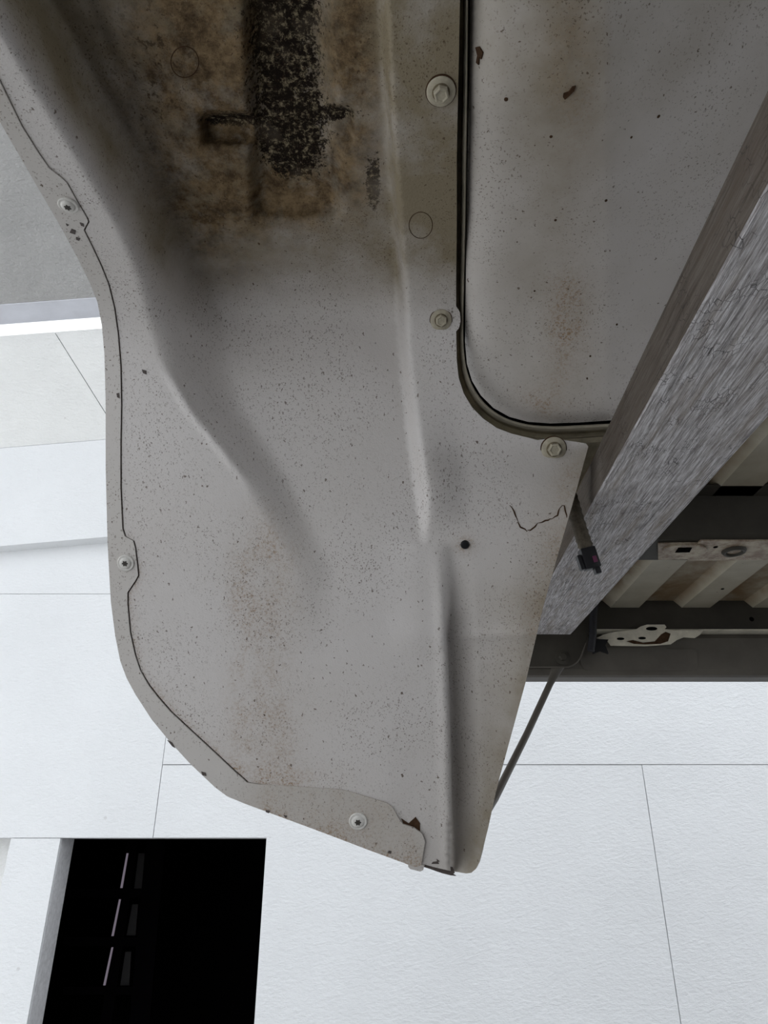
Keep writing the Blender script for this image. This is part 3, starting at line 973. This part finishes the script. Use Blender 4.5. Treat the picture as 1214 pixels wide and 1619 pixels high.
# cross member (hat section) with a worn bracket under it
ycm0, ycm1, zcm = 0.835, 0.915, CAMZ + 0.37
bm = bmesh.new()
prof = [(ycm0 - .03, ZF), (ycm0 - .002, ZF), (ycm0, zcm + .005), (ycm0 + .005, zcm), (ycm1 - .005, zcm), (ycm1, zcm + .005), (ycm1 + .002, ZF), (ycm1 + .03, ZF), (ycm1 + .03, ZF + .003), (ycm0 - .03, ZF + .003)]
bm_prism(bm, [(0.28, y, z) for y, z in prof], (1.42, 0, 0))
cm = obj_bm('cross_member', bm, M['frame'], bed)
cm['label'] = 'dark cross member under the bed floor'
pz = zcm - CAMZ
def cpt(px, py, off=0.0): return on_z(px, py, pz - off)
bm = bmesh.new()
pl = [(1040, 858), (1103, 857), (1107, 853), (1260, 853), (1260, 883), (1090, 884), (1086, 882), (1040, 883)]
bm_prism(bm, [cpt(x, y, .001) for x, y in pl], (0, 0, -.0022))
br = obj_bm('bracket_plate', bm, M['worn'], bed)
# oval washer plate with a square hole
bm = bmesh.new()
ov = []
for k in range(40):
    a = 2 * math.pi * k / 40
    ex = 35 * math.copysign(abs(math.cos(a)) ** 0.75, math.cos(a)); ey = 9.0 * math.sin(a)
    ov.append((1082 + ex - ey * 0.3, 869 + ey))
sq = [(1072, 866), (1094, 865.5), (1090, 873), (1067, 873.5)]
bm_prism(bm, [cpt(x, y, .0034) for x, y in ov], (0, 0, -.0022))
obj_bm('oval_plate', bm, M['worn'], br)
bm = bmesh.new(); bm_prism(bm, [cpt(x, y, .0058) for x, y in sq], (0, 0, -.0004))
obj_bm('square_hole', bm, M['hole'], br)
p = cpt(1160, 870.5, .0034)
bm = bmesh.new(); bm_lathe(bm, p, (0, 0, -1), [(.009, 0), (.0155, 0), (.0155, .001), (.0135, .004), (.011, .004), (.0095, .001), (.009, 0)], 28)
obj_bm('ring_rim', bm, M['frame'], br, True, 40)
bm = bmesh.new(); bm_lathe(bm, p, (0, 0, -1), [(0, 0), (.009, 0), (.009, .0012), (0, .0012)], 24)
obj_bm('nut', bm, M['worn'], br)
bm = bmesh.new(); bm_lathe(bm, cpt(1131, 865, .0034), (0, 0, -1), [(0, 0), (.003, 0), (.003, .0004), (0, .0004)], 12)
obj_bm('pin_hole', bm, M['hole'], br)

# rear sill: upper face, thin edge, lower tail panel
ys = 1.30
zs0, zs1 = on_y(1100, 996, ys).z, on_y(1100, 957, ys).z
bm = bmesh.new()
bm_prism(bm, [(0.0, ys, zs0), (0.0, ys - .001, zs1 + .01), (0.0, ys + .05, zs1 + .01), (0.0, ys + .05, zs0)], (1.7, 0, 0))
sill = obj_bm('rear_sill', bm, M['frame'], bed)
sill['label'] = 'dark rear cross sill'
p = on_y(1188, 979, ys)
bm = bmesh.new(); bm_lathe(bm, p, (0, -1, 0), [(0, 0), (.0045, 0), (.0045, .0006), (0, .0008)], 14)
obj_bm('sill_hole', bm, M['hole'], sill)
bm = bmesh.new(); bm_box(bm, 0.0, 1.7, ys - .006, ys + .055, zs0 - .0022, zs0 - .0002)
obj_bm('sill_edge', bm, M['lightbracket'], bed)
yt = ys + 0.012
zb0, zb1 = on_y(1100, 1068.5, yt).z, zs0 - .0025
bm = bmesh.new()
prof = [(yt + .010, zb1), (yt, zb1 - .01), (yt - .002, zb0 + .012), (yt + .004, zb0 + .002), (yt + .012, zb0), (yt + .05, zb0), (yt + .05, zb1)]
bm_prism(bm, [(0.0, y, z) for y, z in prof], (1.7, 0, 0))
tail = obj_bm('tail_panel', bm, M['sill'], bed)
# stamped raised field in the tail panel
def tpt(x, y, off=0.0): return on_y(x, y, yt - off)
def round_poly(pts, r, seg=5):
    out = []
    n = len(pts)
    for i in range(n):
        a, b, c = (np.array(pts[j], float) for j in (i - 1, i, (i + 1) % n))
        u = (a - b) / np.linalg.norm(a - b); v = (c - b) / np.linalg.norm(c - b)
        rr = r[i] if hasattr(r, '__len__') else r
        p0, p2 = b + u * rr, b + v * rr
        for k in range(seg + 1):
            t = k / seg
            out.append(tuple((1 - t) ** 2 * p0 + 2 * t * (1 - t) * b + t * t * p2))
    return out
fld = round_poly([(917, 1010), (1050, 1010), (1052, 1027), (1100, 1027), (1103, 1061), (917, 1061)], [6, 3, 3, 8, 10, 18])
bm = bmesh.new(); bm_prism(bm, [tpt(x, y, .001) for x, y in fld], (0, -.003, 0)); 
obj_bm('stamped_field', bm, M['sill'], tail)
# cream bracket with holes, under the sill edge
brp = [(943, 1009), (955, 1003), (975, 999), (1004, 996), (1012, 991), (1022, 988), (1050, 988), (1053, 992), (1050, 995), (1058, 997), (1111, 997), (1106, 1004), (1098, 1009), (1080, 1008), (1070, 1012), (1060, 1019), (1020, 1022), (965, 1021), (960, 1014)]
bm = bmesh.new(); bm_prism(bm, [on_y(x, y, ys - .010) for x, y in brp], (0, -.002, 0))
cb = obj_bm('cream_bracket', bm, M['lightbracket'], bed)
cb['label'] = 'cream painted bracket with holes'
for cx_, cy_, rx_, ry_ in ((1030, 994, 9, 3), (981, 1010, 6, 2), (1015, 1009, 6, 2)):
    bm = bmesh.new()
    bm_prism(bm, [on_y(cx_ + rx_ * math.cos(2 * math.pi * k / 18), cy_ + ry_ * math.sin(2 * math.pi * k / 18), ys - .0122) for k in range(18)], (0, -.0004, 0))
    obj_bm('bracket_hole', bm, M['hole'], cb)
for poly in ([(990, 1014), (1000, 1012), (1016, 1016), (1035, 1014), (1045, 1003), (1052, 999), (1060, 1002), (1056, 1014), (1044, 1018), (1020, 1019), (1002, 1018)],):
    bm = bmesh.new(); bm_prism(bm, [on_y(x, y, ys - .0122) for x, y in poly], (0, -.0005, 0))
    obj_bm('scale_patch', bm, M['seal'], cb)
# corner plate with bolt at the sill's left end
yp = ys - 0.025
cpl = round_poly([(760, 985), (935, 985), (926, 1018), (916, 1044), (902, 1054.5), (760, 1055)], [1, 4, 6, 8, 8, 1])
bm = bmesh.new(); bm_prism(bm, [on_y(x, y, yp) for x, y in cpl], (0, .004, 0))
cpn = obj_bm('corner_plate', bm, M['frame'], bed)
rim = [p for p in cpl if p[1] > 1015]
bm = bmesh.new(); bm_tube(bm, [on_y(x, y, yp - .0012) for x, y in rim], 0.0013, 8)
obj_bm('rolled_rim', bm, M['sill'], cpn)
c = on_y(889, 1040, yp)
bm = bmesh.new(); bm_lathe(bm, c, (0, -1, 0), [(0, 0), (.0135, 0), (.0135, .0015), (.012, .002), (0, .002)], 24)
bo = obj_bm('flange_bolt', bm, M['frame'], bed, True, 40)
bm = bmesh.new(); bm_lathe(bm, c, (0, -1, 0.1), [(.0075, .0018), (.0075, .008), (.006, .009), (0, .009)], 6)
obj_bm('hex_head', bm, M['frame'], bo)
# stay rod running down behind the liner
pa, pb, pc, pd = on_y(884, 1050, yp + .012), on_y(870, 1080, yp + .001), on_y(833, 1160, 1.12), on_y(782, 1262, 0.95)
bm = bmesh.new(); bm_tube(bm, [pa, pb, pc, pd, un(742, 1325, .700)], [.011, .0058, .0052, .0050, .0050], 12)
obj_bm('stay_rod', bm, M['sill'], bed, True, 50)

# unseen deck and front half of the arch, added to block light from the body
bm = bmesh.new()
bm_box(bm, -0.20, 1.75, -0.95, y1f + .03, ZF + 0.12, ZF + 0.135)
obj_bm('bed_deck_blocker', bm, M['frame'], bed)
bm = bmesh.new()
bm_box(bm, -0.235, -0.215, -0.95, -0.42, CAMZ - 0.02, ZF + 0.12)
bm_box(bm, -0.235, 0.75, -0.43, -0.42, CAMZ - 0.16, ZF + 0.12)
obj_bm('arch_front_blocker', bm, M['sill'], bed)

# ------------------------------------------------------------------ timber carrying the bed
A = {}
wd = Vector(((698 - W / 2) / F, (H / 2 - 1228) / F, 1.0))
def dirw():
    p0 = un(698, 1228, 1.0) - Vector((0, 0, CAMZ)); return p0.normalized()
dv = dirw()
def Lx(y): return 925 + .5505 * (815 - y)
def Rx(y): return 905 + .909 * (1000 - y)
wbeam = 0.091
ya_px = 1003
Dfar = wbeam * F / (Rx(ya_px) - Lx(ya_px))
bl = un(Lx(ya_px), ya_px, Dfar); brr = un(Rx(ya_px), ya_px, Dfar)
hbeam = 0.036
upv = Vector((0, 0, 1)); upv = (upv - dv * upv.dot(dv)).normalized()
side = (brr - bl); side = (side - dv * side.dot(dv)).normalized()
upv = side.cross(dv).normalized()
if upv.z < 0: upv = -upv
beam_len = 1.25
# local frame: x = side, y = along (towards the far end), z = up
Rm = Matrix((side, dv, upv)).transposed()
beam = bpy.data.objects.new('timber_post', None)
me = bpy.data.meshes.new('timber_post')
bm = bmesh.new()
bm_box(bm, 0, wbeam, -beam_len, 0.0, 0, hbeam)
for v in bm.verts:
    if v.co.y > -0.01: v.co.y += (v.co.x / wbeam) * 0.01 - 0.0
bevel(bm, 0.0022, 2)
bmesh.ops.recalc_face_normals(bm, faces=bm.faces)
me2 = me
bm.to_mesh(me); bm.free()
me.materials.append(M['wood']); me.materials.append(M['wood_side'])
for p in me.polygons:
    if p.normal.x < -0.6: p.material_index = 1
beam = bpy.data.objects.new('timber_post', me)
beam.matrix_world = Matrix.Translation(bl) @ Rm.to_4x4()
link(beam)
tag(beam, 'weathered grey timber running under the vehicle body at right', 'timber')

# ------------------------------------------------------------------ loose wiring connector hanging by the plate
M['sleeve'] = plain('taped_sleeve', (0.075, 0.062, 0.045), 0.75, 0, 0.45, 220, 0.5, 500)
M['violet'] = plain('violet_seal', (0.10, 0.025, 0.06), 0.5)
Dc = .655
wc = empty('wiring_connector', un(905, 780, Dc))
tag(wc, 'black wiring connector dangling from a taped sleeve beside the grey timber', 'connector')
path = [(893, 765, .67), (902, 788, .664), (909, 812, Dc), (917, 838, .650), (925, 862, .645), (928, 873, .643)]
sm = smooth_path(path, 7)
bm = bmesh.new()
n = len(sm)
bm_tube(bm, [un(*p) for p in sm], [(.0066 if i < n - 8 else .0066 - .0012 * (i - n + 8) / 8) * (1 + 0.07 * math.sin(i * 3.14159 * 0.66)) for i in range(n)], 16)
obj_bm('taped_sleeve', bm, M['sleeve'], wc, True, 60)
ax = (un(938, 908, .636) - un(925, 870, .643)).normalized()
c0 = un(927, 872, .642)
u = Vector((1, 0, 0)); u = (u - ax * u.dot(ax)).normalized(); v = ax.cross(u)
def cbox(name, a0, a1, u0, u1, v0, v1, mat, bev=0.0012, parent=wc):
    bm = bmesh.new()
    q = [c0 + ax * a0 + u * uu + v * vv for uu, vv in ((u0, v0), (u1, v0), (u1, v1), (u0, v1))]
    bm_prism(bm, q, ax * (a1 - a0))
    if bev: bevel(bm, bev, 2)
    return obj_bm(name, bm, mat, parent, True, 40)
# which way does v point: make +v face the viewer
if v.dot(Vector((0, 0, CAMZ)) - c0) < 0: v = -v
body = cbox('connector_body', -.003, .017, -.0068, .0075, -.006, .006, M['plug'], .002)
cbox('locking_tab', .002, .016, -.0108, -.0072, -.003, .004, M['plug'], .0008)
cbox('latch_nose', .014, .0225, .0005, .0058, -.002, .005, M['plug'], .0008)
cbox('violet_seal', .0065, .0125, .0012, .0050, .0055, .0070, M['violet'], .0006)

# black hose clipped behind the beam end
hp = empty('black_hose', on_y(936, 970, ys - .03))
tag(hp, 'short black hose with clip behind the far end of the grey timber', 'hose')
bm = bmesh.new()
bm_tube(bm, [on_y(x, y, ys - .03 + 0.0) for x, y in ((940, 950), (938, 975), (937, 1005), (934, 1029))], .0068, 14)
obj_bm('hose', bm, M['cable'], hp, True, 60)
bm = bmesh.new(); bm_prism(bm, [on_y(x, y, ys - .022) for x, y in ((941, 1010), (962, 1011), (957, 1020), (962, 1033), (950, 1029), (938, 1033))], (0, .006, 0))
obj_bm('clip', bm, M['plug'], hp)
